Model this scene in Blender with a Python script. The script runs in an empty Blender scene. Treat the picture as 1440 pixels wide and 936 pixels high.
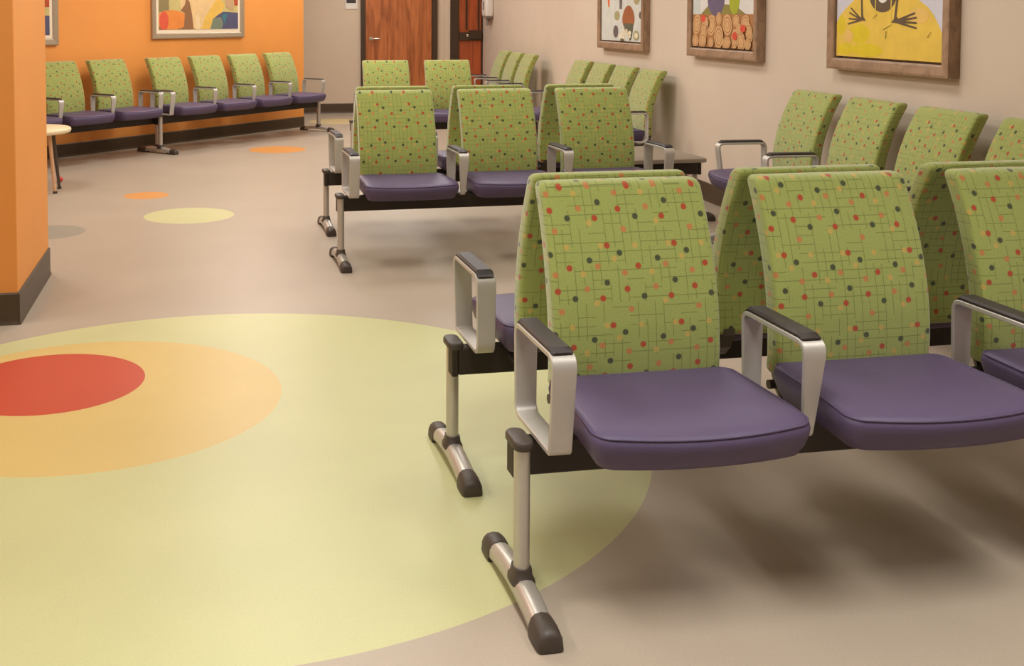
import bpy, bmesh, math, random
from mathutils import Vector, Matrix
random.seed(7)
scene = bpy.context.scene
COL = scene.collection
PI = math.pi

# ------------------------------------------------------------------ helpers
def lin(c):
    c /= 255.0
    return c / 12.92 if c <= 0.04045 else ((c + 0.055) / 1.055) ** 2.4

def rgb(r, g, b):
    return (lin(r), lin(g), lin(b), 1.0)

def link(o, parent=None):
    COL.objects.link(o)
    if parent is not None:
        o.parent = parent
    return o

def mesh_obj(name, me, parent=None):
    return link(bpy.data.objects.new(name, me), parent)

def to_mesh(name, bm, mats, smooth=False, auto=None):
    bmesh.ops.recalc_face_normals(bm, faces=bm.faces[:])
    me = bpy.data.meshes.new(name)
    bm.to_mesh(me)
    bm.free()
    for m in (mats if isinstance(mats, (list, tuple)) else [mats]):
        me.materials.append(m)
    if smooth:
        for p in me.polygons:
            p.use_smooth = True
        if auto is not None:
            try:
                me.set_sharp_from_angle(angle=math.radians(auto))
            except Exception:
                pass
    return me

def empty(name, loc, rz, label, cat, group=None):
    o = bpy.data.objects.new(name, None)
    o.empty_display_size = 0.1
    o.location = loc
    o.rotation_euler = (0, 0, rz)
    link(o)
    tag(o, label, cat, group)
    return o

def tag(o, label, cat, group=None):
    o['label'] = label
    o['category'] = cat
    if group:
        o['group'] = group
    return o

def struct(o, label=None, cat=None):
    o['kind'] = 'structure'
    if label:
        o['label'] = label
    if cat:
        o['category'] = cat
    return o

def add_box(bm, x0, x1, y0, y1, z0, z1, bev=0.0, seg=2, mat=0):
    r = bmesh.ops.create_cube(bm, size=1.0)
    vs = r['verts']
    for v in vs:
        v.co = Vector((x0 + (v.co.x + .5) * (x1 - x0), y0 + (v.co.y + .5) * (y1 - y0), z0 + (v.co.z + .5) * (z1 - z0)))
    fs = set(f for v in vs for f in v.link_faces)
    if bev > 0:
        es = list(set(e for v in vs for e in v.link_edges))
        rr = bmesh.ops.bevel(bm, geom=es, offset=bev, segments=seg, affect='EDGES', profile=0.5)
        fs = set(f for f in fs if f.is_valid) | set(rr['faces'])
    for f in fs:
        if f.is_valid:
            f.material_index = mat

def loft(bm, rings, closed=True, cap0=True, cap1=True, mat=0):
    """rings: list of lists of Vector with the same count."""
    vr = [[bm.verts.new(p) for p in ring] for ring in rings]
    n = len(vr[0])
    for a, b in zip(vr[:-1], vr[1:]):
        for i in range(n if closed else n - 1):
            j = (i + 1) % n
            f = bm.faces.new((a[i], a[j], b[j], b[i]))
            f.material_index = mat
    if cap0:
        f = bm.faces.new(list(reversed(vr[0]))); f.material_index = mat
    if cap1:
        f = bm.faces.new(vr[-1]); f.material_index = mat
    return vr

def rrect(w, h, r, seg=4):
    """rounded rectangle outline, half sizes w,h"""
    r = min(r, w * .999, h * .999)
    pts = []
    for cx, cy, a0 in ((w - r, h - r, 0), (-w + r, h - r, 90), (-w + r, -h + r, 180), (w - r, -h + r, 270)):
        for k in range(seg + 1):
            a = math.radians(a0 + 90 * k / seg)
            pts.append((cx + r * math.cos(a), cy + r * math.sin(a)))
    return pts

def add_tube(bm, path, rad, n=12, mat=0, flat=None):
    """round tube along a list of points, rad scalar or list"""
    rings = []
    P = [Vector(p) for p in path]
    for i, p in enumerate(P):
        t = (P[min(i + 1, len(P) - 1)] - P[max(i - 1, 0)]).normalized()
        a = Vector((0, 0, 1)) if abs(t.z) < .9 else Vector((1, 0, 0))
        s = t.cross(a).normalized()
        u = s.cross(t).normalized()
        r = rad[i] if isinstance(rad, (list, tuple)) else rad
        rings.append([p + (s * math.cos(2 * PI * k / n) + u * math.sin(2 * PI * k / n)) * r for k in range(n)])
    loft(bm, rings, mat=mat)

# ------------------------------------------------------------------ materials
def new_mat(name):
    m = bpy.data.materials.new(name)
    m.use_nodes = True
    nt = m.node_tree
    b = nt.nodes['Principled BSDF']
    return m, nt, b

def N(nt, t, **kw):
    n = nt.nodes.new(t)
    for k, v in kw.items():
        setattr(n, k, v)
    return n

def vary(nt, base, amount, scale, detail=4.0, coord='Object'):
    """base colour gently mottled with noise"""
    tc = N(nt, 'ShaderNodeTexCoord')
    no = N(nt, 'ShaderNodeTexNoise')
    no.inputs['Scale'].default_value = scale
    no.inputs['Detail'].default_value = detail
    nt.links.new(tc.outputs[coord], no.inputs['Vector'])
    mr = N(nt, 'ShaderNodeMapRange')
    mr.inputs['From Min'].default_value = .3
    mr.inputs['From Max'].default_value = .7
    mr.inputs['To Min'].default_value = 1 - amount
    mr.inputs['To Max'].default_value = 1 + amount
    nt.links.new(no.outputs['Fac'], mr.inputs['Value'])
    mul = N(nt, 'ShaderNodeVectorMath', operation='SCALE')
    if hasattr(base, 'is_output') or not isinstance(base, tuple):
        nt.links.new(base, mul.inputs[0])
    else:
        mul.inputs[0].default_value = base[:3]
    nt.links.new(mr.outputs['Result'], mul.inputs['Scale'])
    return mul.outputs['Vector']

def simple(name, col, rough=.6, metal=0.0, var=0.04, scale=30, bump=0.0, bscale=200, spec=.5, coat=0.0):
    m, nt, b = new_mat(name)
    nt.links.new(vary(nt, col, var, scale), b.inputs['Base Color'])
    b.inputs['Roughness'].default_value = rough
    b.inputs['Metallic'].default_value = metal
    b.inputs['Specular IOR Level'].default_value = spec
    b.inputs['Coat Weight'].default_value = coat
    if bump:
        tc = N(nt, 'ShaderNodeTexCoord')
        no = N(nt, 'ShaderNodeTexNoise')
        no.inputs['Scale'].default_value = bscale
        no.inputs['Detail'].default_value = 3
        nt.links.new(tc.outputs['Object'], no.inputs['Vector'])
        bp = N(nt, 'ShaderNodeBump')
        bp.inputs['Strength'].default_value = bump
        bp.inputs['Distance'].default_value = .002
        nt.links.new(no.outputs['Fac'], bp.inputs['Height'])
        nt.links.new(bp.outputs['Normal'], b.inputs['Normal'])
    return m

M = {}
M['beige'] = simple('beige_wall_paint', rgb(214, 197, 178), .7, var=.02, scale=3, bump=.1, bscale=300)
M['tan'] = simple('tan_wall_paint', rgb(216, 194, 170), .7, var=.02, scale=3, bump=.1, bscale=300)
M['orange'] = simple('orange_wall_paint', rgb(240, 158, 76), .6, var=.02, scale=3, bump=.1, bscale=300)
M['ceiling'] = simple('white_ceiling_tile', rgb(226, 222, 214), .9, var=.03, scale=60)
M['base'] = simple('dark_brown_vinyl_base', rgb(78, 60, 40), .45, var=.04, scale=20)
M['steel'] = simple('silver_painted_metal', rgb(196, 190, 182), .42, metal=.35, var=.02, scale=50, spec=.5)
M['leg'] = simple('satin_silver_tube', rgb(196, 190, 180), .36, metal=.5, var=.02, scale=50)
M['rubber'] = simple('dark_grey_plastic', rgb(68, 58, 50), .5, var=.05, scale=60)
M['pad'] = simple('black_arm_pad', rgb(50, 42, 40), .5, var=.05, scale=60)
M['beam'] = simple('black_brown_beam', rgb(46, 36, 26), .6, var=.05, scale=40)
M['vinyl'] = simple('purple_vinyl', rgb(88, 74, 102), .46, var=.03, scale=12, bump=.12, bscale=500, spec=.34)
M['seam'] = simple('purple_seam', rgb(82, 68, 98), .5, var=.03, scale=12)
M['laminate'] = simple('grey_laminate', rgb(150, 136, 120), .45, var=.04, scale=30)
M['cream'] = simple('cream_laminate', rgb(236, 216, 176), .4, var=.02, scale=20)
M['bentwood'] = simple('pale_wood_leg', rgb(214, 170, 132), .5, var=.06, scale=30)
M['darkmetal'] = simple('dark_metal', rgb(92, 84, 76), .35, metal=.6, var=.03, scale=30)
M['chrome'] = simple('brushed_chrome', rgb(222, 216, 206), .22, metal=.9, var=.02, scale=30)
M['doorframe'] = simple('dark_bronze_frame', rgb(66, 46, 26), .5, var=.03, scale=10)
M['whiteplastic'] = simple('white_plastic', rgb(236, 228, 218), .4, var=.01, scale=10)
M['greyplastic'] = simple('grey_plastic_window', rgb(138, 128, 124), .3, var=.02, scale=10)
M['red'] = simple('red_plastic', rgb(206, 62, 44), .4, var=.02, scale=10)
M['silverframe'] = simple('champagne_silver_frame', rgb(176, 158, 134), .38, metal=.4, var=.05, scale=40)
M['mat'] = simple('cream_mat_board', rgb(246, 228, 200), .8, var=.01, scale=10)
M['black'] = simple('black_panel', rgb(58, 50, 48), .4, var=.02, scale=10)

def wood(name, c1, c2, scale=(18, 18, 1.2), rough=.45, figure=True):
    m, nt, b = new_mat(name)
    tc = N(nt, 'ShaderNodeTexCoord')
    mp = N(nt, 'ShaderNodeMapping')
    mp.inputs['Scale'].default_value = scale
    nt.links.new(tc.outputs['Object'], mp.inputs['Vector'])
    n1 = N(nt, 'ShaderNodeTexNoise')
    n1.inputs['Scale'].default_value = 1.0
    n1.inputs['Detail'].default_value = 5
    n1.inputs['Distortion'].default_value = 1.2
    nt.links.new(mp.outputs['Vector'], n1.inputs['Vector'])
    cr = N(nt, 'ShaderNodeValToRGB')
    cr.color_ramp.elements[0].position = .36
    cr.color_ramp.elements[0].color = c1
    cr.color_ramp.elements[1].position = .62
    cr.color_ramp.elements[1].color = c2
    nt.links.new(n1.outputs['Fac'], cr.inputs['Fac'])
    nt.links.new(cr.outputs['Color'], b.inputs['Base Color'])
    b.inputs['Roughness'].default_value = rough
    return m

M['door'] = wood('red_oak_door', rgb(150, 80, 36), rgb(194, 112, 58), (16, 16, 1.6))
M['door_red'] = wood('cherry_red_door', rgb(158, 74, 34), rgb(186, 90, 44), (14, 14, 1.0))
M['frame'] = wood('walnut_frame_wood', rgb(132, 104, 80), rgb(162, 130, 102), (9, 30, 9))

# --- fabric: green with stitched grid of short dark lines and coloured dots (UV in metres)
def fabric_mat():
    m, nt, b = new_mat('green_dotted_fabric')
    L = nt.links.new
    uvm = N(nt, 'ShaderNodeUVMap')
    oi = N(nt, 'ShaderNodeObjectInfo')
    rof = N(nt, 'ShaderNodeCombineXYZ')
    L(oi.outputs['Random'], rof.inputs[0]); 
    m7 = N(nt, 'ShaderNodeMath', operation='MULTIPLY'); L(oi.outputs['Random'], m7.inputs[0]); m7.inputs[1].default_value = 3.7
    L(m7.outputs[0], rof.inputs[1])
    uv = N(nt, 'ShaderNodeVectorMath', operation='ADD')
    L(uvm.outputs['UV'], uv.inputs[0]); L(rof.outputs[0], uv.inputs[1])
    TW, TH = .182, .196
    px = TW / 262.0
    def mixc(fac, a, c):
        mx = N(nt, 'ShaderNodeMix', data_type='RGBA')
        L(fac, mx.inputs['Factor'])
        if isinstance(a, tuple):
            mx.inputs['A'].default_value = a
        else:
            L(a, mx.inputs['A'])
        mx.inputs['B'].default_value = c
        return mx.outputs['Result']
    def math_(op, a, c=None, d=None):
        n = N(nt, 'ShaderNodeMath', operation=op)
        for i, v in enumerate((a, c, d)):
            if v is None:
                continue
            if isinstance(v, (int, float)):
                n.inputs[i].default_value = v
            else:
                L(v, n.inputs[i])
        return n.outputs[0]
    # weave
    nz = N(nt, 'ShaderNodeTexNoise')
    nz.inputs['Scale'].default_value = 260
    nz.inputs['Detail'].default_value = 2
    L(uv.outputs['Vector'], nz.inputs['Vector'])
    base = mixc(nz.outputs['Fac'], rgb(134, 146, 68), rgb(174, 182, 104))
    # line grid
    sep = N(nt, 'ShaderNodeSeparateXYZ')
    L(uv.outputs['Vector'], sep.inputs[0])
    C = TW / 8.0
    su = math_('DIVIDE', sep.outputs[0], C)
    sv = math_('DIVIDE', sep.outputs[1], C)
    def lines(along, across, seed, thr):
        ca = math_('FLOOR', math_('MULTIPLY', along, .5))
        cc = math_('FLOOR', across)
        cb = N(nt, 'ShaderNodeCombineXYZ')
        L(ca, cb.inputs[0]); L(cc, cb.inputs[1]); cb.inputs[2].default_value = seed
        wn = N(nt, 'ShaderNodeTexWhiteNoise', noise_dimensions='3D')
        L(cb.outputs[0], wn.inputs['Vector'])
        on = math_('GREATER_THAN', wn.outputs['Value'], thr)
        fr = math_('ABSOLUTE', math_('SUBTRACT', math_('FRACT', across), .5))
        ln = math_('LESS_THAN', fr, .042)
        return math_('MULTIPLY', on, ln)
    l1 = lines(su, sv, 1.3, .42)
    l2 = lines(sv, math_('ADD', su, .5), 5.7, .35)
    lm = math_('MULTIPLY', math_('MAXIMUM', l1, l2), .52)
    c = mixc(lm, base, rgb(70, 78, 26))
    # dots
    def dots(lst, r, soft=.0012):
        acc = None
        for dx, dy in lst:
            ofs = N(nt, 'ShaderNodeVectorMath', operation='SUBTRACT')
            L(uv.outputs['Vector'], ofs.inputs[0])
            ofs.inputs[1].default_value = (dx * px, -dy * px, 0)
            dv = N(nt, 'ShaderNodeVectorMath', operation='DIVIDE')
            L(ofs.outputs[0], dv.inputs[0])
            dv.inputs[1].default_value = (TW, TH, 1)
            ad = N(nt, 'ShaderNodeVectorMath', operation='ADD')
            L(dv.outputs[0], ad.inputs[0]); ad.inputs[1].default_value = (.5, .5, 0)
            fr = N(nt, 'ShaderNodeVectorMath', operation='FRACTION')
            L(ad.outputs[0], fr.inputs[0])
            sb = N(nt, 'ShaderNodeVectorMath', operation='SUBTRACT')
            L(fr.outputs[0], sb.inputs[0]); sb.inputs[1].default_value = (.5, .5, 0)
            ml = N(nt, 'ShaderNodeVectorMath', operation='MULTIPLY')
            L(sb.outputs[0], ml.inputs[0]); ml.inputs[1].default_value = (TW, TH, 0)
            le = N(nt, 'ShaderNodeVectorMath', operation='LENGTH')
            L(ml.outputs[0], le.inputs[0])
            acc = le.outputs['Value'] if acc is None else math_('MINIMUM', acc, le.outputs['Value'])
        mr = N(nt, 'ShaderNodeMapRange')
        mr.inputs['From Min'].default_value = r - soft
        mr.inputs['From Max'].default_value = r + soft
        mr.inputs['To Min'].default_value = 1
        mr.inputs['To Max'].default_value = 0
        L(acc, mr.inputs['Value'])
        return mr.outputs['Result']
    c = mixc(math_('MULTIPLY', dots([(239, 0), (162, 97), (23, 47), (205, 201), (108, 2)], .0074), .85), c, rgb(196, 164, 84))
    c = mixc(math_('MULTIPLY', dots([(219, 72), (58, 98), (172, 150), (72, 227)], .0076), .85), c, rgb(194, 118, 70))
    c = mixc(dots([(0, 0), (112, 75), (62, 155), (229, 185)], .0078), c, rgb(172, 72, 40))
    c = mixc(dots([(45, 27), (190, 50), (249, 130), (125, 183)], .0076), c, rgb(70, 76, 50))
    L(c, b.inputs['Base Color'])
    b.inputs['Roughness'].default_value = .85
    b.inputs['Sheen Weight'].default_value = .5
    b.inputs['Specular IOR Level'].default_value = .2
    bp = N(nt, 'ShaderNodeBump')
    bp.inputs['Strength'].default_value = .25
    bp.inputs['Distance'].default_value = .001
    L(nz.outputs['Fac'], bp.inputs['Height'])
    L(bp.outputs['Normal'], b.inputs['Normal'])
    return m
M['fabric'] = fabric_mat()

# --- floor: sheet vinyl with inlaid coloured discs
def floor_mat():
    m, nt, b = new_mat('sheet_vinyl_floor')
    L = nt.links.new
    tc = N(nt, 'ShaderNodeTexCoord')
    nz = N(nt, 'ShaderNodeTexNoise'); nz.inputs['Scale'].default_value = 1.6; nz.inputs['Detail'].default_value = 6
    L(tc.outputs['Object'], nz.inputs['Vector'])
    sp = N(nt, 'ShaderNodeTexNoise'); sp.inputs['Scale'].default_value = 160; sp.inputs['Detail'].default_value = 2
    L(tc.outputs['Object'], sp.inputs['Vector'])
    def mix(fac, a, c):
        mx = N(nt, 'ShaderNodeMix', data_type='RGBA')
        if isinstance(fac, float):
            mx.inputs['Factor'].default_value = fac
        else:
            L(fac, mx.inputs['Factor'])
        for k, v in (('A', a), ('B', c)):
            if isinstance(v, tuple):
                mx.inputs[k].default_value = v
            else:
                L(v, mx.inputs[k])
        return mx.outputs['Result']
    c = rgb(174, 159, 141)
    discs = [  # x, y, radius, colour
        (.026, 3.63, 1.390, rgb(193, 191, 140)),
        (-.424, 3.997, .679, rgb(206, 179, 112)),
        (-.584, 4.187, .344, rgb(188, 74, 52)),
        (-.46, 8.471, .166, rgb(212, 148, 84)),
        (-.131, 7.572, .300, rgb(196, 192, 142)),
        (-1.003, 7.13, .240, rgb(150, 144, 130)),
        (.684, 11.164, .286, rgb(214, 148, 80)),
        (1.62, 14.02, .36, rgb(206, 184, 134)),
    ]
    for x, y, r, col in discs:
        d = N(nt, 'ShaderNodeVectorMath', operation='DISTANCE')
        L(tc.outputs['Object'], d.inputs[0]); d.inputs[1].default_value = (x, y, 0)
        lt = N(nt, 'ShaderNodeMath', operation='LESS_THAN')
        L(d.outputs['Value'], lt.inputs[0]); lt.inputs[1].default_value = r
        c = mix(lt.outputs[0], c, col)
    mr = N(nt, 'ShaderNodeMapRange')
    mr.inputs['From Min'].default_value = .3; mr.inputs['From Max'].default_value = .7
    mr.inputs['To Min'].default_value = .95; mr.inputs['To Max'].default_value = 1.04
    L(nz.outputs['Fac'], mr.inputs['Value'])
    mr2 = N(nt, 'ShaderNodeMapRange')
    mr2.inputs['From Min'].default_value = .3; mr2.inputs['From Max'].default_value = .7
    mr2.inputs['To Min'].default_value = .96; mr2.inputs['To Max'].default_value = 1.03
    L(sp.outputs['Fac'], mr2.inputs['Value'])
    mm = N(nt, 'ShaderNodeMath', operation='MULTIPLY')
    L(mr.outputs[0], mm.inputs[0]); L(mr2.outputs[0], mm.inputs[1])
    sc = N(nt, 'ShaderNodeVectorMath', operation='SCALE')
    L(c, sc.inputs[0]); L(mm.outputs[0], sc.inputs['Scale'])
    L(sc.outputs[0], b.inputs['Base Color'])
    b.inputs['Roughness'].default_value = .42
    b.inputs['Specular IOR Level'].default_value = .35
    bp = N(nt, 'ShaderNodeBump'); bp.inputs['Strength'].default_value = .05; bp.inputs['Distance'].default_value = .001
    L(sp.outputs['Fac'], bp.inputs['Height']); L(bp.outputs['Normal'], b.inputs['Normal'])
    return m
M['floor'] = floor_mat()

# ------------------------------------------------------------------ camera (measured from the photograph)
F_PX, PITCH, ROLL, YAW, PX, PY, H = 1558.385, .0482, .0005, .1748, 566.949, 96.7985, 1.3502
cy, sy = math.cos(YAW), math.sin(YAW)
fw = Vector((sy, cy, 0)); rt = Vector((cy, -sy, 0)); up = Vector((0, 0, 1))
c, s = math.cos(PITCH), math.sin(PITCH)
fw2 = fw * c - up * s; up2 = up * c + fw * s
c, s = math.cos(ROLL), math.sin(ROLL)
rt3 = rt * c + up2 * s; up3 = up2 * c - rt * s
cd = bpy.data.cameras.new('camera')
cam = bpy.data.objects.new('camera', cd); link(cam)
cam.matrix_world = Matrix(((rt3.x, up3.x, -fw2.x, 0), (rt3.y, up3.y, -fw2.y, 0), (rt3.z, up3.z, -fw2.z, H), (0, 0, 0, 1)))
cd.sensor_fit = 'HORIZONTAL'
cd.sensor_width = 36.0
cd.lens = F_PX / 1440.0 * 36.0
cd.shift_x = (720 - PX) / 1440.0
cd.shift_y = (PY - 468) / 1440.0
cd.clip_start = .05
cd.clip_end = 60
scene.camera = cam

# ------------------------------------------------------------------ room shell
CEIL = 2.75
WD = .03                                   # the right wall runs very slightly outward
wd = Vector((WD, 1, 0)).normalized()       # along the right wall, away from the camera
wn = Vector((1, -WD, 0)).normalized()      # into the right wall
RW0 = Vector((3.54, 6.06, 0))
YB = 15.2
WALL45 = -8.68

def quad_wall(name, pts, mat, thick_dir, thick=.12, z0=0.0, z1=CEIL):
    """a wall slab: two ground points, thickened away from the room"""
    bm = bmesh.new()
    a, b = Vector(pts[0]), Vector(pts[1])
    t = Vector(thick_dir).normalized() * thick
    ring0 = [Vector((p.x, p.y, z0)) for p in (a, b, b + t, a + t)]
    ring1 = [Vector((p.x, p.y, z1)) for p in (a, b, b + t, a + t)]
    loft(bm, [ring0, ring1])
    o = mesh_obj(name, to_mesh(name, bm, mat))
    return struct(o)

def rw(t, off=0.0, z=0.0):                 # point on the right wall: t along it, off out into the room
    p = RW0 + wd * t - wn * off
    return Vector((p.x, p.y, z))

def lw(t, off=0.0, z=0.0):                 # point on the angled orange wall
    n = Vector((.70711, -.70711, 0))       # into the room
    p = Vector((.70711, .70711, 0)) * t + n * (WALL45 + off) * 1.0
    return Vector((p.x, p.y, z))

WEST, SOUTH = -3.6, -3.2
bm = bmesh.new(); add_box(bm, WEST - .15, 4.1, SOUTH - .15, YB + .15, -.1, 0)
struct(mesh_obj('floor', to_mesh('floor', bm, M['floor'])))
bm = bmesh.new(); add_box(bm, WEST - .15, 4.1, SOUTH - .15, YB + .15, CEIL, CEIL + .1)
struct(mesh_obj('ceiling', to_mesh('ceiling', bm, M['ceiling'])))
quad_wall('wall_right', (rw(-9.3), rw(9.16)), M['beige'], wn)
quad_wall('wall_back', ((WEST, YB, 0), (rw(9.16).x + .12, YB, 0)), M['tan'], (0, 1, 0))
quad_wall('wall_left', (lw(3.75), lw(10.30)), M['orange'], (-.70711, .70711, 0), .14)
quad_wall('wall_far_left', ((WEST, SOUTH, 0), (WEST, YB, 0)), M['beige'], (-1, 0, 0))
quad_wall('wall_front', ((WEST, SOUTH, 0), (rw(-9.25).x, SOUTH, 0)), M['beige'], (0, -1, 0))
# the orange column / wall end on the left
bm = bmesh.new(); add_box(bm, -3.59, -.826, 5.012, 5.97, 0, CEIL, .004, 1)
struct(mesh_obj('wall_column', to_mesh('wall_column', bm, M['orange'])))

def base_strip(name, a, b, out, h=.135, th=.008):
    bm = bmesh.new()
    a, b = Vector(a), Vector(b); o_ = Vector(out).normalized()
    prof = [(0, 0), (th + .006, 0), (th + .002, .012), (th, .02), (th, h - .006), (th * .4, h), (0, h)]
    rings = [[Vector((p.x, p.y, 0)) + o_ * (q[0] + .0005) + Vector((0, 0, q[1])) for q in prof] for p in (a, b)]
    loft(bm, rings)
    return struct(mesh_obj(name, to_mesh(name, bm, M['base'])))

base_strip('baseboard_right', rw(-9.2), rw(9.1), -wn)
base_strip('baseboard_back', (WEST, YB, 0), (2.085, YB, 0), (0, -1, 0))
base_strip('baseboard_back_right', (3.165, YB, 0), (3.35, YB, 0), (0, -1, 0))
base_strip('baseboard_left', lw(3.8), lw(10.30), (.70711, -.70711, 0), .126)
base_strip('baseboard_column_front', (-3.58, 5.012, 0), (-.816, 5.012, 0), (0, -1, 0), .14)
base_strip('baseboard_column_side', (-.826, 5.002, 0), (-.826, 5.97, 0), (1, 0, 0), .14)

# ------------------------------------------------------------------ doors
def make_door(name, x0, x1, leaf0, leaf1, mat, y=YB):
    bm = bmesh.new()                                    # leaf
    add_box(bm, leaf0, leaf1, y - .035, y - .001, .01, 2.1, .002, 1)
    d = struct(mesh_obj(name, to_mesh(name, bm, mat)))
    bm = bmesh.new()                                    # frame
    add_box(bm, x0, leaf0 - .003, y - .055, y - .0005, 0, 2.16, .003, 1)
    add_box(bm, leaf1 + .003, x1, y - .055, y - .0005, 0, 2.16, .003, 1)
    add_box(bm, leaf0 - .003, leaf1 + .003, y - .055, y - .0005, 2.103, 2.16, .003, 1)
    mesh_obj('door_frame', to_mesh('door_frame', bm, M['doorframe']), d)
    return d

d1 = make_door('door_1', 2.088, 3.16, 2.150, 3.082, M['door'])
d1['label'] = 'reddish oak door with silver lever handle in a dark frame'
bm = bmesh.new()
ring = [Vector((2.225 + .026 * math.cos(a), 0, 1.03 + .026 * math.sin(a))) for a in [2 * PI * k / 16 for k in range(16)]]
loft(bm, [[p + Vector((0, YB - .036, 0)) for p in ring], [p + Vector((0, YB - .046, 0)) for p in ring]])
add_tube(bm, [(2.225, YB - .044, 1.03), (2.225, YB - .08, 1.03), (2.24, YB - .09, 1.03), (2.34, YB - .088, 1.028)], [.011, .011, .011, .009], 10)
mesh_obj('door_handle', to_mesh('door_handle', bm, M['chrome'], True, 40), d1)

d2 = make_door('door_2', 3.352, 3.832, 3.470, 3.792, M['door_red'])
d2['label'] = 'narrow cherry red door with dark crash bar in the far right corner'
bm = bmesh.new()
add_box(bm, 3.472, 3.790, YB - .075, YB - .036, 1.0, 1.115, .008, 2)
add_box(bm, 3.60, 3.79, YB - .095, YB - .074, 1.02, 1.145, .006, 2)
pb = mesh_obj('crash_bar', to_mesh('crash_bar', bm, M['doorframe']), d2)
bm = bmesh.new()
add_box(bm, 3.572, 3.600, YB - .085, YB - .074, 1.05, 1.09, .006, 2)
mesh_obj('latch', to_mesh('latch', bm, M['chrome']), pb)
bm = bmesh.new()
for xa, xb in ((3.566, 3.592), (3.742, 3.766)):
    add_box(bm, xa, xb, YB - .043, YB - .034, 1.15, 2.0, .002, 1)
add_box(bm, 3.566, 3.766, YB - .043, YB - .034, 1.98, 2.0, .002, 1)
mesh_obj('glazing_bead', to_mesh('glazing_bead', bm, M['doorframe']), d2)
# narrow projecting pilaster strip between the two doors
bm = bmesh.new(); add_box(bm, 3.262, 3.350, YB - .03, YB - .0005, .14, CEIL, .003, 1)
struct(mesh_obj('trim_1', to_mesh('trim_1', bm, M['tan'])))

# ------------------------------------------------------------------ beam seating
P = .60                                     # seat pitch
# local frame of a bench: +X along the beam, -Y the way it faces, Z up

def spine_v(z):                             # how far behind the beam the back's front face sits
    K = [(.415, .166), (.46, .161), (.51, .160), (.57, .164), (.63, .174), (.69, .189), (.75, .209), (.80, .229), (.85, .253), (.92, .291)]
    if z <= K[0][0]:
        return K[0][1]
    for (a, va), (b, vb) in zip(K[:-1], K[1:]):
        if z <= b:
            t = (z - a) / (b - a)
            return va + (vb - va) * t
    return K[-1][1]

def back_mesh():
    bm = bmesh.new()
    uvl = bm.loops.layers.uv.new('UVMap')
    z0, z1 = .412, .921
    T = .031                                # half thickness
    rows = []
    NR = 30
    rr = .020
    L = z1 - z0
    ss = [0, .002, .006, .012, .020] + [.020 + (L - .040) * k / NR for k in range(1, NR)] + [L - .020, L - .012, L - .006, L - .002, L]
    for s_ in ss:
        z = z0 + s_
        e = min(s_, L - s_)
        q = 1.0 if e >= rr else math.sqrt(max(0.0, 1 - ((rr - e) / rr) ** 2))
        top = s_ > L / 2
        hw = .2200 + .002 * (1 - (s_ / L - .40) ** 2 * 2.0)
        r_c = .014 if top else .022
        w = hw - r_c * (1 - q)
        t = max(.0035, T * (.30 + .70 * q)) if q < 1 else T
        yc = spine_v(z) + T
        rows.append((z, w, t, yc, s_))
    vr = []
    n = None
    for z, w, t, yc, s_ in rows:
        o = rrect(w, t, min(.013, t * .9), 4)
        # extra points on the long faces so that they may crown
        pts = []
        for i, (x, y) in enumerate(o):
            pts.append((x, y))
            x2, y2 = o[(i + 1) % len(o)]
            if abs(x2 - x) > .1:
                for k in range(1, 12):
                    f = k / 12.0
                    pts.append((x + (x2 - x) * f, y + (y2 - y) * f))
        ring = []
        for x, y in pts:
            crown = .006 * (1 - (x / .24) ** 2)
            yy = yc + y + (crown if y > 0 else -crown * .6)
            ring.append((Vector((x, yy, z)), x, y))
        # unwrap: distance round the outline, the cut lies on the rear left edge
        n = len(ring)
        st = min(range(n), key=lambda q: (ring[q][1] + .3) ** 2 + (ring[q][2] - .3) ** 2 * .5)
        us = [0.0] * (n + 1)
        acc = 0.0
        order = [(st + q) % n for q in range(n + 1)]
        vals = []
        for q in range(n + 1):
            if q:
                p0, p1 = ring[order[q - 1]], ring[order[q]]
                acc += math.hypot(p1[1] - p0[1], p1[2] - p0[2])
            vals.append(acc)
        ctr_u = min(((abs(ring[order[q]][1]) + (0 if ring[order[q]][2] < 0 else 9)), vals[q]) for q in range(n))[1]
        edge_u = {}
        for q in range(n):
            edge_u[order[q]] = (vals[q] - ctr_u, vals[q + 1] - ctr_u)
        vr.append(([bm.verts.new(p) for p, _, _ in ring], edge_u, s_, None))
    for (a, ua, sa, xa), (b, ub, sb, xb) in zip(vr[:-1], vr[1:]):
        for i in range(n):
            j = (i + 1) % n
            f = bm.faces.new((a[i], a[j], b[j], b[i]))
            top = sa > L - .013
            for lp, u, sv in zip(f.loops, (ua[i][0], ua[i][1], ub[i][1], ub[i][0]), (sa, sa, sb, sb)):
                if top:                                   # the top edge is wrapped straight over
                    lp[uvl].uv = (lp.vert.co.x + .231, (L - .013) * 1.03 - .5 + lp.vert.co.y - spine_v(lp.vert.co.z))
                else:
                    lp[uvl].uv = (u + .231, sv * 1.03 - .50)
    for (a, ua, sa, xa), rev in ((vr[0], True), (vr[-1], False)):
        f = bm.faces.new(list(reversed(a)) if rev else a)
        for lp in f.loops:
            lp[uvl].uv = (lp.vert.co.x + .231, (L - .013) * 1.03 - .5 + lp.vert.co.y - spine_v(lp.vert.co.z))
    return to_mesh('backrest', bm, M['fabric'], True, 60)

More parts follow.
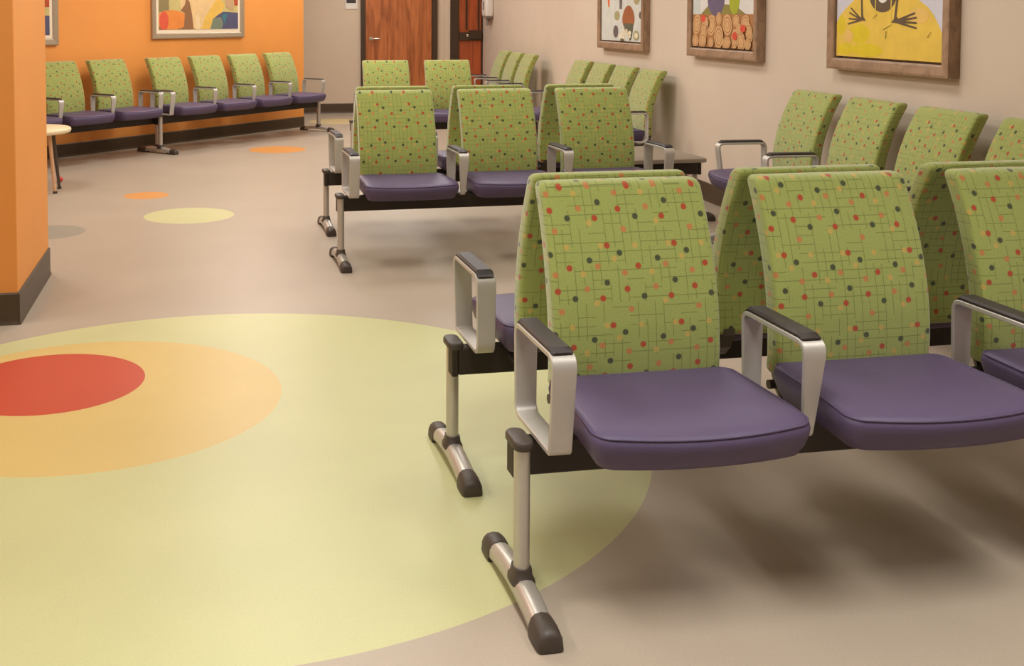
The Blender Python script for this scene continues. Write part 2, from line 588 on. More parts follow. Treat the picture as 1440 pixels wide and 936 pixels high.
def seat_outline(w, back, front, bulge, rc_b, rc_f, n=10):
    """plan outline, y negative = forward. returns ccw list"""
    pts = []
    def arc(cx, cy_, r, a0, a1, k):
        return [(cx + r * math.cos(math.radians(a0 + (a1 - a0) * i / k)), cy_ + r * math.sin(math.radians(a0 + (a1 - a0) * i / k))) for i in range(k + 1)]
    pts += arc(w - .012 - rc_b, back - rc_b, rc_b, 0, 90, 6)
    pts += [((w - .012 - rc_b) * (1 - 2 * i / n), back) for i in range(1, n)]
    pts += arc(-w + .012 + rc_b, back - rc_b, rc_b, 90, 180, 6)
    pts += [(-w + .012 * (1 - i / n), back - rc_b + (front + rc_f - back + rc_b) * i / n) for i in range(1, n)]
    pts += arc(-w + rc_f, front + rc_f, rc_f, 180, 270, 8)
    pts += [((-w + rc_f) * (1 - 2 * i / n), front) for i in range(1, n)]
    pts += arc(w - rc_f, front + rc_f, rc_f, 270, 360, 8)
    pts += [(w - .012 * (i / n), front + rc_f + (back - rc_b - front - rc_f) * i / n) for i in range(1, n)]
    out = []
    for x, y in pts:
        t = max(0.0, 1 - (x / w) ** 2)
        k = max(0.0, min(1.0, (back - y) / (back - front)))
        out.append((x, y - bulge * t * k ** 3))
    return out

def seat_mesh():
    bm = bmesh.new()
    base = seat_outline(.257, .168, -.212, .040, .036, .032)
    ctr = Vector((0, -.01))
    def ring(scale_in, z, tilt=1.0):
        r = []
        for x, y in base:
            d = Vector((x, y)) - ctr
            l = d.length
            q = ctr + d * max(0, (l - scale_in) / l)
            fr = max(0.0, min(1.0, (-q.y - .05) / .20))
            zz = z - tilt * .013 * fr ** 2
            r.append(Vector((q.x, q.y, zz)))
        return r
    rings = [ring(.060, .3685, 0), ring(.036, .3685, 0), ring(.024, .373, .1), ring(.010, .395, .4), ring(0, .424, .7),
             ring(-.002, .438, .9), ring(.000, .447, 1), ring(.008, .456, 1), ring(.020, .4605, 1)]
    for inset in (.045, .08):
        rings.append(ring(inset, .4605 + .004 * (inset / .08), 1))
    vr = loft(bm, rings, cap0=True, cap1=False)
    # crown the top with shrinking rings
    last = rings[-1]
    prev = vr[-1]
    for f_ in (.78, .52, .26):
        nr = []
        for p in last:
            q = Vector((ctr.x, ctr.y)) + (Vector((p.x, p.y)) - ctr) * f_
            fr = max(0.0, min(1.0, (-q.y - .05) / .20))
            nr.append(bm.verts.new((q.x, q.y, .4645 + .004 * (1 - f_) - .013 * fr ** 2)))
        for i in range(len(nr)):
            j = (i + 1) % len(nr)
            bm.faces.new((prev[i], prev[j], nr[j], nr[i]))
        prev = nr
    cv = bm.verts.new((ctr.x, ctr.y, .469))
    for i in range(len(prev)):
        bm.faces.new((prev[i], prev[(i + 1) % len(prev)], cv))
    seat = to_mesh('seat', bm, M['vinyl'], True, 70)
    # stitched seam running round the top edge
    bm = bmesh.new()
    sr = ring(.004, .4545, 1)
    path = sr + [sr[0]]
    rr = []
    for i, p in enumerate(sr):
        t = (sr[(i + 1) % len(sr)] - sr[i - 1]).normalized()
        s_ = t.cross(Vector((0, 0, 1))).normalized()
        rr.append([p + (s_ * math.cos(2 * PI * k / 6) + Vector((0, 0, 1)) * math.sin(2 * PI * k / 6)) * .0028 for k in range(6)])
    rr.append(rr[0])
    vv = [[bm.verts.new(p) for p in r] for r in rr[:-1]]
    for i in range(len(vv)):
        a, b = vv[i], vv[(i + 1) % len(vv)]
        for k in range(6):
            bm.faces.new((a[k], a[(k + 1) % 6], b[(k + 1) % 6], b[k]))
    seam = to_mesh('seam', bm, M['seam'], True)
    return seat, seam

def arm_meshes(end):
    """closed loop armrest; y negative = forward"""
    ZT, ZB = .600, .378
    corners = [(-.142, ZT, .030), (.150, ZT, .030), (.150, ZB, .034), (-.112, ZB, .010)]
    path = []
    n = len(corners)
    for i, (y, z, r) in enumerate(corners):
        p = Vector((y, z)); a = Vector(corners[i - 1][:2]); b = Vector(corners[(i + 1) % n][:2])
        da = (a - p).normalized(); db = (b - p).normalized()
        ang = da.angle(db)
        dl = r / math.tan(ang / 2)
        s0 = p + da * dl; s1 = p + db * dl
        for k in range(7):
            t = k / 6
            q = s0 * (1 - t) ** 2 + p * 2 * t * (1 - t) + s1 * t ** 2
            path.append(q)
    # subdivide straight runs
    dense = []
    for i, q in enumerate(path):
        dense.append(q)
        nx = path[(i + 1) % len(path)]
        if (nx - q).length > .05:
            for k in range(1, 6):
                dense.append(q + (nx - q) * k / 6)
    path = dense
    th = .0062
    bm = bmesh.new()
    rings = []
    cen = Vector((.015, .49))
    for i, q in enumerate(path):
        t = (path[(i + 1) % len(path)] - path[i - 1]).normalized()
        nrm = Vector((t.y, -t.x))
        if nrm.dot(q - cen) < 0:
            nrm = -nrm
        # width along the beam
        if q.y < 0 or True:
            zf = max(0.0, min(1.0, (ZT - q.y) / (ZT - ZB)))   # q.y is z here
        front = q.x < -.05
        if end:
            w = .0285 - .002 * zf
        else:
            w = .0285 - (.016 * zf ** 1.2 if front else .005 * zf)
            if not front and q.y < ZB + .02:
                w = .018
        ring = []
        for (dx, dn) in ((-w, th), (-w + .002, th + .0), (w - .002, th), (w, th), (w, -th), (-w, -th)):
            pass
        for dx, dn in ((-w, th - .002), (-w + .002, th), (w - .002, th), (w, th - .002), (w, -th + .002), (w - .002, -th), (-w + .002, -th), (-w, -th + .002)):
            pp = q + nrm * dn
            ring.append(Vector((dx, pp.x, pp.y)))
        rings.append(ring)
    vv = [[bm.verts.new(p) for p in r] for r in rings]
    for i in range(len(vv)):
        a, b = vv[i], vv[(i + 1) % len(vv)]
        for k in range(8):
            bm.faces.new((a[k], a[(k + 1) % 8], b[(k + 1) % 8], b[k]))
    arm = to_mesh('armrest', bm, M['steel'], True, 40)
    # pad: slightly domed strip let into the top
    bm = bmesh.new()
    rr = []
    ys = [-.128, -.123, -.112] + [-.108 + .236 * k / 8 for k in range(1, 8)] + [.128, .142, .150]
    for y in ys:
        zb = ZT + .0055
        if y > .128:
            zb -= (y - .128) * .35
        h = .0125 if -.120 < y < .140 else .004
        w = .0255 if -.124 < y < .145 else .022
        prof = [(-w, 0), (-w, h * .55), (-w + .006, h), (w - .006, h), (w, h * .55), (w, 0)]
        rr.append([Vector((x, y, zb + z)) for x, z in prof])
    loft(bm, rr)
    pad = to_mesh('arm_pad', bm, M['pad'], True, 35)
    return arm, pad

def leg_meshes():
    """mirror image is obtained with a negative X scale; built for the end at smaller X"""
    out = {}
    bm = bmesh.new()                                     # post, oval tube
    ov = [(.0185 * math.cos(2 * PI * k / 20), .024 * math.sin(2 * PI * k / 20)) for k in range(20)]
    loft(bm, [[Vector((-.05 + x, -.018 + y, z)) for x, y in ov] for z in (.058, .15, .28, .362)])
    out['leg'] = to_mesh('leg', bm, M['leg'], True, 40)
    bm = bmesh.new()                                     # cap on top
    rings = []
    for z, k in ((.360, .9), (.363, 1.0), (.374, 1.0), (.379, .93), (.381, .8)):
        rings.append([Vector((-.052 + .0235 * k * math.cos(a) , .000 + (.030 if math.sin(a) > 0 else -.030) + .0235 * k * math.sin(a), z)) for a in [2 * PI * (i + .5) / 24 for i in range(24)]])
    loft(bm, rings)
    out['post_cap'] = to_mesh('post_cap', bm, M['rubber'], True, 40)
    bm = bmesh.new()                                     # collar at the foot
    rings = []
    for z, a, b in ((.046, .029, .046), (.056, .028, .044), (.064, .0235, .034), (.082, .0215, .0285)):
        rings.append([Vector((-.05 + a * math.copysign(abs(math.cos(t)) ** .7, math.cos(t)), -.018 + b * math.copysign(abs(math.sin(t)) ** .7, math.sin(t)), z)) for t in [2 * PI * k / 20 for k in range(20)]])
    loft(bm, rings)
    out['collar'] = to_mesh('collar', bm, M['rubber'], True, 40)
    def sect(y, hw, z0, h):                               # half oval section
        pts = []
        for k in range(9):
            a = PI * k / 8
            pts.append(Vector((-.05 - hw * math.copysign(abs(math.cos(a)) ** .75, math.cos(a)) * -1, y, z0 + h * math.sin(a) ** .8)))
        pts.append(Vector((-.05 - hw * .92, y, z0 - .004)))
        pts.append(Vector((-.05 + hw * .92, y, z0 - .004)))
        return pts
    def bot(y):
        return .012 + .020 * (1 - (y / .18) ** 2)
    bm = bmesh.new()                                     # foot bar
    loft(bm, [sect(y, .0275, bot(y), .034) for y in [-.178 + .356 * k / 14 for k in range(15)]])
    out['foot'] = to_mesh('foot', bm, M['leg'], True, 45)
    bm = bmesh.new()                                     # rubber shoe (forward end)
    rings = []
    for y, hw, z0, h in ((-.166, .0300, .0045, .047), (-.180, .0310, .0045, .047), (-.205, .0315, .0045, .046), (-.228, .0305, .0045, .042), (-.238, .0275, .005, .034), (-.241, .022, .006, .024)):
        rings.append(sect(y, hw, z0, h))
    loft(bm, rings)
    out['rubber_tip'] = to_mesh('rubber_tip', bm, M['rubber'], True, 40)
    return out

BACK = back_mesh()
SEAT, SEAM = seat_mesh()
ARM_E, PAD = arm_meshes(True)
ARM_M, _p = arm_meshes(False)
LEG = leg_meshes()

def beam_mesh(n):
    bm = bmesh.new()
    add_box(bm, -.056, n * P + .056, .000, .046, .283, .366, .006, 2)
    add_box(bm, -.076, -.0565, -.003, .049, .280, .369, .003, 1)
    add_box(bm, n * P + .0565, n * P + .076, -.003, .049, .280, .369, .003, 1)
    return to_mesh('beam', bm, M['beam'])

def back_bracket_mesh():
    bm = bmesh.new()
    for sx in (0,):
        x = 0
        path = [(.046, .335), (.11, .335), (.165, .345), (.200, .375), (.2225, .415), (.2245, .435)]
        rings = []
        for i, (y, z) in enumerate(path):
            a = Vector(path[max(i - 1, 0)]); b = Vector(path[min(i + 1, len(path) - 1)])
            t = (b - a).normalized(); nn = Vector((-t.y, t.x))
            rings.append([Vector((x + dx, y + nn.x * dn, z + nn.y * dn)) for dx, dn in ((-.018, .005), (.018, .005), (.018, -.005), (-.018, -.005))])
        loft(bm, rings)
    return to_mesh('back_bracket', bm, M['darkmetal'])
BBR = back_bracket_mesh()

def knob_mesh():
    bm = bmesh.new()
    for sx in (0,):
        ring = [(.200 + .012 * math.cos(2 * PI * k / 12), .388 + .012 * math.sin(2 * PI * k / 12)) for k in range(12)]
        loft(bm, [[Vector((-.040, y, z)) for y, z in ring], [Vector((-.0185, y, z)) for y, z in ring]])
    return to_mesh('clamp_knob', bm, M['rubber'], True, 40)
KNOB = knob_mesh()

def table_mesh():
    bm = bmesh.new()
    o = rrect(.285, .36, .03, 5)
    rings = []
    for z, k in ((.400, .985), (.404, 1), (.424, 1), (.428, .988)):
        rings.append([Vector((x * k, y * k - .04, z)) for x, y in o])
    loft(bm, rings)
    return to_mesh('tabletop', bm, M['laminate'], True, 40)
def table_bracket_mesh():
    bm = bmesh.new()
    for sx in (0,):
        add_box(bm, sx - .02, sx + .02, -.25, .2, .3665, .3995, .003, 1)
    return to_mesh('table_bracket', bm, M['beam'])
TBR = table_bracket_mesh()

def bench(label, x, y, rz, n, table_slot=None, far_end=False):
    """n positions along the beam; far_end: (x,y) is the other end (for benches turned away)"""
    if far_end:
        x += n * P * math.cos(rz - PI); y += n * P * math.sin(rz - PI)
    root = empty('beam_seating', (x, y, 0), rz, label, 'bench', 'waiting room beam benches')
    mesh_obj('beam', beam_mesh(n), root)
    for k in range(n):
        cx = (k + .5) * P
        if table_slot == k:
            t = mesh_obj('tabletop', table_mesh(), root); t.location = (cx, 0, 0)
            t['label'] = 'grey laminate table top'
            for sx in (-.2, .2):
                b = mesh_obj('table_bracket', TBR, root); b.location = (cx + sx, 0, 0)
            continue
        s_ = mesh_obj('seat', SEAT, root); s_.location = (cx, -.005, 0)
        mesh_obj('seam', SEAM, s_)
        b = mesh_obj('backrest', BACK, root); b.location = (cx, 0, 0)
        for sx in (-1, 1):
            g = mesh_obj('back_bracket', BBR, root); g.location = (cx + sx * .185, 0, 0)
            kn = mesh_obj('clamp_knob', KNOB, g)
            if sx > 0:
                kn.scale = (-1, 1, 1)
    for k in range(n + 1):
        if table_slot is not None and k == n and table_slot == n - 1:
            continue
        if table_slot is not None and k == 0 and table_slot == 0:
            continue
        end = k in (0, n)
        a = mesh_obj('armrest', ARM_E if end else ARM_M, root); a.location = (k * P, 0, 0)
        mesh_obj('arm_pad', PAD, a)
    for e in (0, 1):
        l = mesh_obj('leg', LEG['leg'], root)
        l.location = (-.009, 0, 0)
        if e:
            l.location = (n * P + .009, 0, 0); l.scale = (-1, 1, 1)
        for nm in ('post_cap', 'collar', 'foot', 'rubber_tip'):
            mesh_obj(nm, LEG[nm], l)
        r = mesh_obj('rubber_tip', LEG['rubber_tip'], l)
        r.scale = (1, -1, 1)
    return root

bench('nearest bench, facing the camera, purple seats and arms in full view at the right foreground', .7636, 2.4357, .012, 3)
bench('bench turned away, directly behind the backs of the nearest bench', .7807, 3.2093, PI + .012, 3, far_end=True)
bench('middle bench facing the camera, three purple seats, left leg standing on bare tan floor', .763, 5.955, .030, 3)
bench('bench turned away behind the middle bench, grey table top at its right end', .7918, 6.930, PI + .030, 4, table_slot=0, far_end=True)
bench('short bench of two seats in front of the oak door', 1.372, 10.1428, 0.0, 2)
WA = -PI / 2 - WD
bench('wall bench under the yellow painting, nearest along the right wall', 3.085, 6.056, WA, 4)
bench('four seat wall bench under the painting with the brown oval, middle of the right wall', 3.245, 10.44, WA, 4)
bench('three seat wall bench farthest along the right wall, by the white dispenser', 3.28, 13.40, WA, 3)
AI = .812
def by_mid(x, y, n):
    return x - n * P / 2 * math.cos(AI), y - n * P / 2 * math.sin(AI)
x_, y_ = by_mid(.392, 11.98, 4)
bench('four seat bench along the orange wall under the silver framed print', x_, y_, AI, 4)
x_, y_ = by_mid(-1.165, 10.43, 3)
bench('bench along the orange wall partly hidden by the orange column', x_, y_, AI, 3)

# ------------------------------------------------------------------ framed pictures
def poly(bm, pts, y, mat):
    f = bm.faces.new([bm.verts.new((x, y, z)) for x, z in pts])
    f.material_index = mat
    f.normal_update()
    if f.normal.y > 0:
        f.normal_flip()

def ell(cx, cz, rx, rz, n=20, a0=0, a1=360, rot=0):
    r = []
    for k in range(n):
        a = math.radians(a0 + (a1 - a0) * k / (n if a1 - a0 == 360 else n - 1))
        x, z = rx * math.cos(a), rz * math.sin(a)
        c_, s_ = math.cos(math.radians(rot)), math.sin(math.radians(rot))
        r.append((cx + x * c_ - z * s_, cz + x * s_ + z * c_))
    return r

def stroke(x0, z0, x1, z1, w0, w1):
    d = Vector((x1 - x0, z1 - z0)).normalized(); n_ = Vector((-d.y, d.x))
    return [(x0 + n_.x * w0, z0 + n_.y * w0), (x0 - n_.x * w0, z0 - n_.y * w0), (x1 - n_.x * w1, z1 - n_.y * w1), (x1 + n_.x * w1, z1 + n_.y * w1)]

PAL = {}
def paint(name, r, g, b, var=.06, scale=14):
    if name not in PAL:
        PAL[name] = simple('paint_' + name, rgb(r, g, b), .65, var=var, scale=scale)
    return PAL[name]

def picture(origin, rz, w, h, fw_, depth, frame_mat, art, mats, label, mat_w=0.0, recess=.018, art_z=1.0):
    """origin: bottom-left of the frame on the wall, local X to the viewer's right, -Y into the room"""
    root = empty('framed_picture', origin, rz, label, 'picture', None)
    bm = bmesh.new()
    prof = [(0, 0), (0, -depth), (.012, -depth - .002), (fw_ - .010, -depth + .002), (fw_, -depth + .008), (fw_, -.004), (fw_, 0)]
    def corner(i, o):
        x = o if i in (0, 3) else w - o
        z = o if i in (0, 1) else h - o
        return x, z
    rings = []
    for i in range(4):
        rings.append([Vector((corner(i, o)[0], y, corner(i, o)[1])) for o, y in prof])
    vv = [[bm.verts.new(p) for p in r] for r in rings]
    for i in range(4):
        a, b = vv[i], vv[(i + 1) % 4]
        m_ = len(prof)
        for k in range(m_):
            bm.faces.new((a[k], a[(k + 1) % m_], b[(k + 1) % m_], b[k]))
    mesh_obj('frame', to_mesh('frame', bm, frame_mat), root)
    yb = -depth + recess
    if mat_w:
        bm = bmesh.new()
        add_box(bm, fw_ + .0005, w - fw_ - .0005, yb, -.002, fw_ + .0005, h - fw_ - .0005)
        mesh_obj('mat_board', to_mesh('mat_board', bm, M['mat']), root)
        yb -= .003
    ins = fw_ + (mat_w if mat_w else .012)
    cw, ch = w - 2 * ins, h - 2 * ins
    bm = bmesh.new()
    add_box(bm, ins, w - ins, yb, (yb + .0025 if mat_w else -.002), ins, h - ins, 0, 1, 0)
    layer = [0]
    def add(pts, mi):
        layer[0] += 1
        q = []
        for x, z in pts:
            q.append((ins + max(0.0, min(cw, x)), ins + max(0.0, min(ch, z))))
        poly(bm, q, yb - .0002 - .00012 * layer[0], mi)
    art(lambda pts, mi: add([(x, z * art_z) for x, z in pts], mi), cw, ch)
    me = bpy.data.meshes.new('painting')
    bm.to_mesh(me); bm.free()
    for m_ in mats:
        me.materials.append(m_)
    mesh_obj('painting', me, root)
    return root

# yellow painting --------------------------------------------------
def art_yellow(add, w, h):
    dome = [(0, 0), (w, 0), (w, .20), (w * .985, .24), (w * .93, .34), (w * .88, .40), (w * .78, .47), (w * .6, .56), (w * .38, .56), (w * .22, .50), (w * .12, .42), (w * .05, .36), (w * .02, .32), (0, .28)]
    add(dome, 1)
    for cx, cz, rx, rz_ in ((.24, .19, .11, .08), (.32, .06, .16, .055), (.05, .26, .045, .08), (.10, .06, .09, .05)):
        add(ell(w * cx, cz, w * rx, rz_, 14), 2)
    add(ell(w * .80, .34, w * .09, .06, 14), 5)
    add(ell(w * .13, .17, w * .05, .05, 14), 5)
    add(ell(w * .47, .52, w * .135, .155, 28), 3)                 # dark oval
    add(ell(w * .47, .485, w * .045, .045, 18), 4)
    for x_ in (.40, .55):
        add(stroke(w * x_, .30, w * (x_ + .005), .8, .004, .004), 1)
    # two thin arms ending in spread brushes of fingers
    add(stroke(w * .27, .32, w * .245, .80, .009, .007), 3)
    add([(w * .31, .295), (w * .25, .305), (w * .268, .35)], 3)
    for x1, z1 in ((.15, .405), (.135, .365), (.13, .315), (.12, .27)):
        add(stroke(w * .265, .305, w * x1, z1, .008, .006), 3)
    add(stroke(w * .59, .31, w * .65, .82, .009, .007), 3)
    add([(w * .555, .285), (w * .66, .285), (w * .60, .335)], 3)
    for x1, z1 in ((.77, .36), (.785, .325), (.785, .285), (.785, .245)):
        add(stroke(w * .59, .295, w * x1, z1, .009, .007), 3)
    add(stroke(w * .505, .16, w * .51, .22, .003, .003), 6)
    add(stroke(w * .48, .23, w * .56, .27, .003, .002), 6)
    add(stroke(w * .38, .32, w * .42, .35, .003, .002), 6)
    add(stroke(w * .88, .18, w * .91, .22, .003, .002), 6)

RWZ = 1.052
def right_picture(y_far, y_near, label, art, mats, az, bottom=RWZ, h=1.12):
    t0 = (Vector((0, y_far, 0)) - RW0).y / wd.y
    t1 = (Vector((0, y_near, 0)) - RW0).y / wd.y
    o = rw(t0, .001, bottom)
    rz = math.atan2(-wd.y, -wd.x)
    return picture(o, rz, t0 - t1, h, .062, .062, M['frame'], art, mats, label, art_z=az)

right_picture(5.786, 4.690, 'painting with a big yellow shape in a brown wood frame', art_yellow,
              [paint('lilac_grey', 206, 204, 214), paint('ochre_yellow', 228, 192, 74), paint('lemon', 222, 196, 20), paint('umber', 96, 76, 52), paint('white', 232, 226, 220), paint('pale_gold', 232, 190, 100), paint('olive', 164, 146, 60)], .66)

# purple over brown painting ---------------------------------------
def art_shells(add, w, h):
    add([(0, 0), (w, 0), (w, .315), (0, .315)], 1)
    rnd = random.Random(3)
    add([(0, .315), (w * .13, .315), (w * .13, .5), (0, .5)], 7)
    add([(w * .14, .315), (w * .88, .315), (w * .70, .40), (w * .30, .42)], 4)
    add(ell(w * .40, .46, w * .145, .16, 26), 3)
    add(ell(w * .40, .50, w * .055, .05, 18), 5)
    add(ell(w * .40, .50, w * .035, .032, 18), 3)
    add(ell(w * .70, .47, w * .085, .16, 22), 6)
    spots = [(.07, .215, .068, .10), (.20, .13, .05, .12), (.33, .21, .075, .10), (.46, .275, .045, .06), (.60, .215, .075, .10), (.74, .255, .055, .055), (.88, .24, .06, .07), (.94, .15, .05, .09),
             (.06, .055, .06, .06), (.19, .06, .065, .075), (.34, .045, .045, .045), (.47, .10, .075, .11), (.60, .05, .07, .055), (.73, .09, .05, .09), (.83, .07, .06, .09), (.93, .045, .05, .05), (.80, .17, .045, .06), (.26, .24, .04, .05)]
    for cx, cz, rx, rz_ in spots:
        rot = rnd.uniform(-25, 25)
        for k, (f_, mi) in enumerate(((1, 2), (.78, 1), (.66, 2), (.42, 8), (.30, 2))):
            add(ell(w * cx, cz, w * rx * f_, rz_ * f_, 16, rot=rot), mi)
    for cx, cz in ((.21, .275), (.86, .185), (.735, .115)):
        add(ell(w * cx, cz, w * .04, .036, 14), 9)

right_picture(7.79, 6.657, 'painting of a purple round above brown swirls', art_shells,
              [paint('chalk', 216, 212, 206), paint('sienna', 168, 112, 62), paint('sand', 208, 164, 112), paint('violet', 98, 84, 112), paint('moss', 134, 124, 50), paint('pinkwhite', 206, 184, 192), paint('lime', 160, 168, 22), paint('ice', 196, 202, 196), paint('clay', 194, 142, 90), paint('vermilion', 214, 70, 44)], .74)

# brown oval painting ----------------------------------------------
def art_oval(add, w, h):
    rnd = random.Random(5)
    add(stroke(w * .19, .62, w * .19, .385, .05, .018), 1)
    add(stroke(w * .50, .66, w * .50, .36, .05, .03), 4)
    add(ell(w * .88, .52, w * .09, .12, 16), 5)
    add([(w * (.69 + .145 * math.cos(q) * (1 - .18 * math.sin(q))), .265 + .135 * math.sin(q)) for q in [2 * PI * k / 26 for k in range(26)]], 2)
    add([(w * .57, .20), (w * .81, .20), (w * .80, .12), (w * .77, .03), (w * .73, .0), (w * .69, .06), (w * .62, .10)], 3)
    add(ell(w * .38, .105, w * .065, .072, 18), 4)
    add(ell(w * .41, .285, w * .07, .055, 14), 5)
    for k in range(16):
        add(ell(w * rnd.uniform(.50, .74), rnd.uniform(.015, .13), w * rnd.uniform(.02, .04), rnd.uniform(.012, .026), 10), rnd.choice((6, 6, 7)))
    add(ell(w * .88, .07, w * .07, .055, 14), 5)
    add(ell(w * .88, .07, w * .04, .03, 14), 6)
    add(ell(w * .98, .29, w * .04, .04, 12), 4)
    add(ell(w * .55, .01, w * .05, .02, 12), 3)

right_picture(9.90, 8.71, 'pale painting with a single rust brown oval, farthest along the right wall', art_oval,
              [paint('pale_blue_grey', 208, 210, 202), paint('orange', 226, 104, 40), paint('rust', 160, 90, 44), paint('dark_green', 92, 92, 70), paint('plum_grey', 104, 90, 88), paint('khaki', 168, 158, 112), paint('cream', 232, 220, 190), paint('stone', 186, 176, 150)], .78)

# print on the orange wall ------------------------------------------
def art_print(add, w, h):
    add([(0, 0), (w * .45, 0), (w * .42, .10), (0, .04)], 5)
    add([(0, .18), (w * .12, .18), (w * .12, .6), (0, .6)], 6)
    add(ell(w * .50, .35, w * .25, .36, 20), 7)
    add(ell(w * .15, .10, w * .20, .105, 20), 2)
    add(ell(w * .06, .09, w * .055, .10, 16), 3)
    add([(w * .30, 0), (w * .42, 0), (w * .40, .16), (w * .37, .30), (w * .33, .33), (w * .31, .26), (w * .26, .20), (w * .31, .17)], 5)
    add(ell(w * .47, .06, w * .03, .12, 12), 8)
    add([(w * .52, .0), (w * .64, .0), (w * .74, .12), (w * .82, .26), (w * .74, .36), (w * .66, .26), (w * .56, .12)], 1)
    add([(w * .63, 0), (w, 0), (w, .18), (w * .80, .19), (w * .74, .16), (w * .68, .12)], 4)
    add([(w * .63, 0), (w * .78, 0), (w * .80, .06), (w * .77, .13), (w * .67, .12)], 9)
    add([(w * .78, .15), (w * .86, .17), (w * .82, .06)], 10)
    add([(w * .95, .26), (w, .26), (w, .6), (w * .93, .6)], 11)
    add([(w * .78, .6), (w * .93, .6), (w * .94, .2), (w * .84, .24)], 12)

PM = [paint('straw', 206, 188, 120), paint('corn', 232, 186, 84), paint('tangerine', 232, 140, 62), paint('scarlet', 224, 92, 62), paint('slate_blue', 86, 84, 112), paint('brown', 150, 104, 66), paint('olive_brown', 146, 130, 84), paint('wheat', 232, 196, 140), paint('ivory', 236, 208, 158), paint('sage', 122, 132, 112), paint('teal', 62, 122, 132), paint('brick', 184, 76, 36), paint('mauve', 196, 160, 120)]
picture(lw(7.865, .001, 1.105), PI / 4, 1.367, 1.05, .060, .03, M['silverframe'], art_print, PM,
        'colourful abstract print in a silver frame centred on the orange wall', mat_w=.035, recess=.012)
picture(lw(5.33, .001, 1.07), PI / 4, 1.367, 1.05, .060, .03, M['silverframe'], art_print, PM,
        'silver framed print on the orange wall mostly hidden by the orange column', mat_w=.035, recess=.012)

# ------------------------------------------------------------------ sign and dispenser
sg = empty('room_sign', (1.955, YB - .0005, 1.435), 0, 'small white and dark room sign on the tan wall left of the oak door', 'sign')
bm = bmesh.new(); add_box(bm, -.085, .085, -.010, 0, 0, .26, .003, 1)
mesh_obj('plate', to_mesh('plate', bm, M['whiteplastic']), sg)
bm = bmesh.new(); add_box(bm, -.066, .066, -.013, -.0102, .085, .24, .002, 1)
mesh_obj('dark_panel', to_mesh('dark_panel', bm, M['black']), sg)

dz = empty('soap_dispenser', rw(8.55, .0005, 1.18), math.atan2(-wd.y, -wd.x), 'white hand sanitiser dispenser on the right wall beside the red door', 'dispenser')
bm = bmesh.new()
rings = []
for z, hw, d0 in ((.150, .10, .09), (.165, .13, .105), (.20, .14, .11), (.34, .14, .11), (.44, .135, .10), (.47, .12, .08)):
    rings.append([Vector((x, y - d0 / 2, z)) for x, y in rrect(hw, d0 / 2, .03, 4)])
loft(bm, rings)
mesh_obj('housing', to_mesh('housing', bm, M['whiteplastic'], True, 40), dz)
bm = bmesh.new(); add_box(bm, -.03, .03, -.116, -.1105, .25, .36, .002, 1)
mesh_obj('sight_window', to_mesh('sight_window', bm, M['greyplastic']), dz)
bm = bmesh.new()
add_tube(bm, [(0, -.055, .152), (0, -.055, .09), (0, -.06, .03)], [.035, .022, .016], 12)
mesh_obj('nozzle', to_mesh('nozzle', bm, M['greyplastic'], True, 40), dz)
bm = bmesh.new(); add_box(bm, -.12, .12, -.10, -.01, .135, .1495, .004, 1)
mesh_obj('drip_tray', to_mesh('drip_tray', bm, M['greyplastic']), dz)

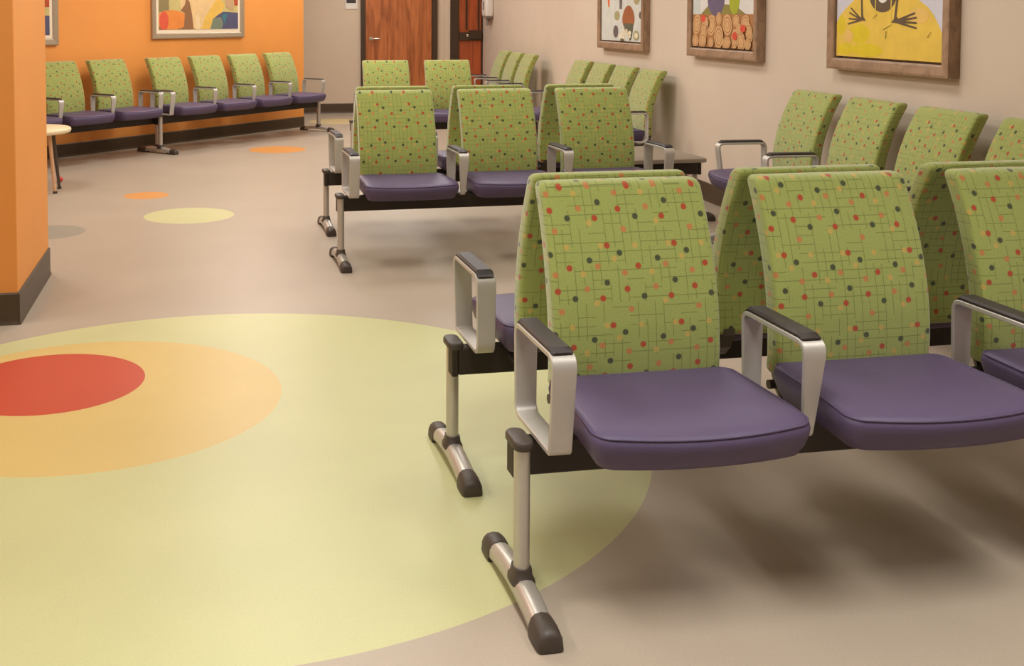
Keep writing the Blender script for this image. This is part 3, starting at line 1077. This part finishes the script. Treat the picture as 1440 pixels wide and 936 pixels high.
# ------------------------------------------------------------------ small round table by the column, and the red ball
tc_ = Vector((-1.34, 8.80, 0))
tb = empty('side_table', tc_, 0, 'low round cream table with thin legs, half hidden behind the orange column', 'table')
bm = bmesh.new()
rings = []
for z, r in ((.452, .285), (.455, .296), (.470, .303), (.486, .300), (.492, .290)):
    rings.append([Vector((r * math.cos(2 * PI * k / 40), r * math.sin(2 * PI * k / 40), z)) for k in range(40)])
loft(bm, rings)
mesh_obj('tabletop', to_mesh('tabletop', bm, M['cream'], True, 50), tb)
for k, (a, mt, lab) in enumerate(((30, 'darkmetal', None), (-31, 'bentwood', None), (142, 'bentwood', None), (210, 'darkmetal', None))):
    ca, sa = math.cos(math.radians(a)), math.sin(math.radians(a))
    bm = bmesh.new()
    add_tube(bm, [(.18 * ca, .18 * sa, .4515), (.20 * ca, .20 * sa, .25), (.225 * ca, .225 * sa, .012)], [.015, .014, .011], 12)
    l = mesh_obj('leg', to_mesh('leg', bm, M[mt], True, 40), tb)
    bm = bmesh.new()
    add_tube(bm, [(.2248 * ca, .2248 * sa, .018), (.226 * ca, .226 * sa, .0)], [.0155, .0165], 12)
    mesh_obj('leg_tip', to_mesh('leg_tip', bm, M['rubber'], True, 40), l)

bm = bmesh.new()
bmesh.ops.create_uvsphere(bm, u_segments=20, v_segments=14, radius=.024)
bl = mesh_obj('ball', to_mesh('ball', bm, M['red'], True))
bl.location = (-1.185, 9.27, .024)
tag(bl, 'tiny red ball on the floor behind the round cream table leg', 'ball')

# ------------------------------------------------------------------ ceiling lamps (above the frame)
WARM = (1.0, .985, .945)
def troffer(x, y, power, spread=180, sx=.6, sy=1.2):
    ld = bpy.data.lights.new('ceiling_lamp', 'AREA')
    ld.shape = 'RECTANGLE'; ld.size = sx; ld.size_y = sy
    ld.energy = power; ld.color = WARM; ld.spread = math.radians(spread)
    o = bpy.data.objects.new('ceiling_lamp', ld); link(o)
    o.location = (x, y, CEIL - .01)
    return o
for x, y, p, sp in ((-2.1, 2.5, 36, 178), (.4, 1.5, 22, 108), (2.1, 1.5, 15, 95)):  # the first is an added lamp, placed to brighten the column front
    troffer(x, y, p, sp)
for y in (4.9, 7.5, 10.1, 12.6):
    for x in (-1.7, .4, 2.1):
        if x < -1.5 and y > 9:
            continue
        troffer(x, y, (27 if y < 8 else 34) * (.8 if x > 2 else 1.08 if x < 0 else 1.1))
troffer(2.4, 14.2, 16)
troffer(-1.6, -1.2, 12)
troffer(1.8, -1.4, 4)

w = bpy.data.worlds.new('world'); scene.world = w
w.use_nodes = True
w.node_tree.nodes['Background'].inputs['Color'].default_value = (1, .94, .86, 1)
w.node_tree.nodes['Background'].inputs['Strength'].default_value = .15

vs = scene.view_settings
vs.view_transform = 'Standard'
vs.look = 'None'
vs.gamma = 1.0
vs.use_curve_mapping = False
vs.exposure = 0.05
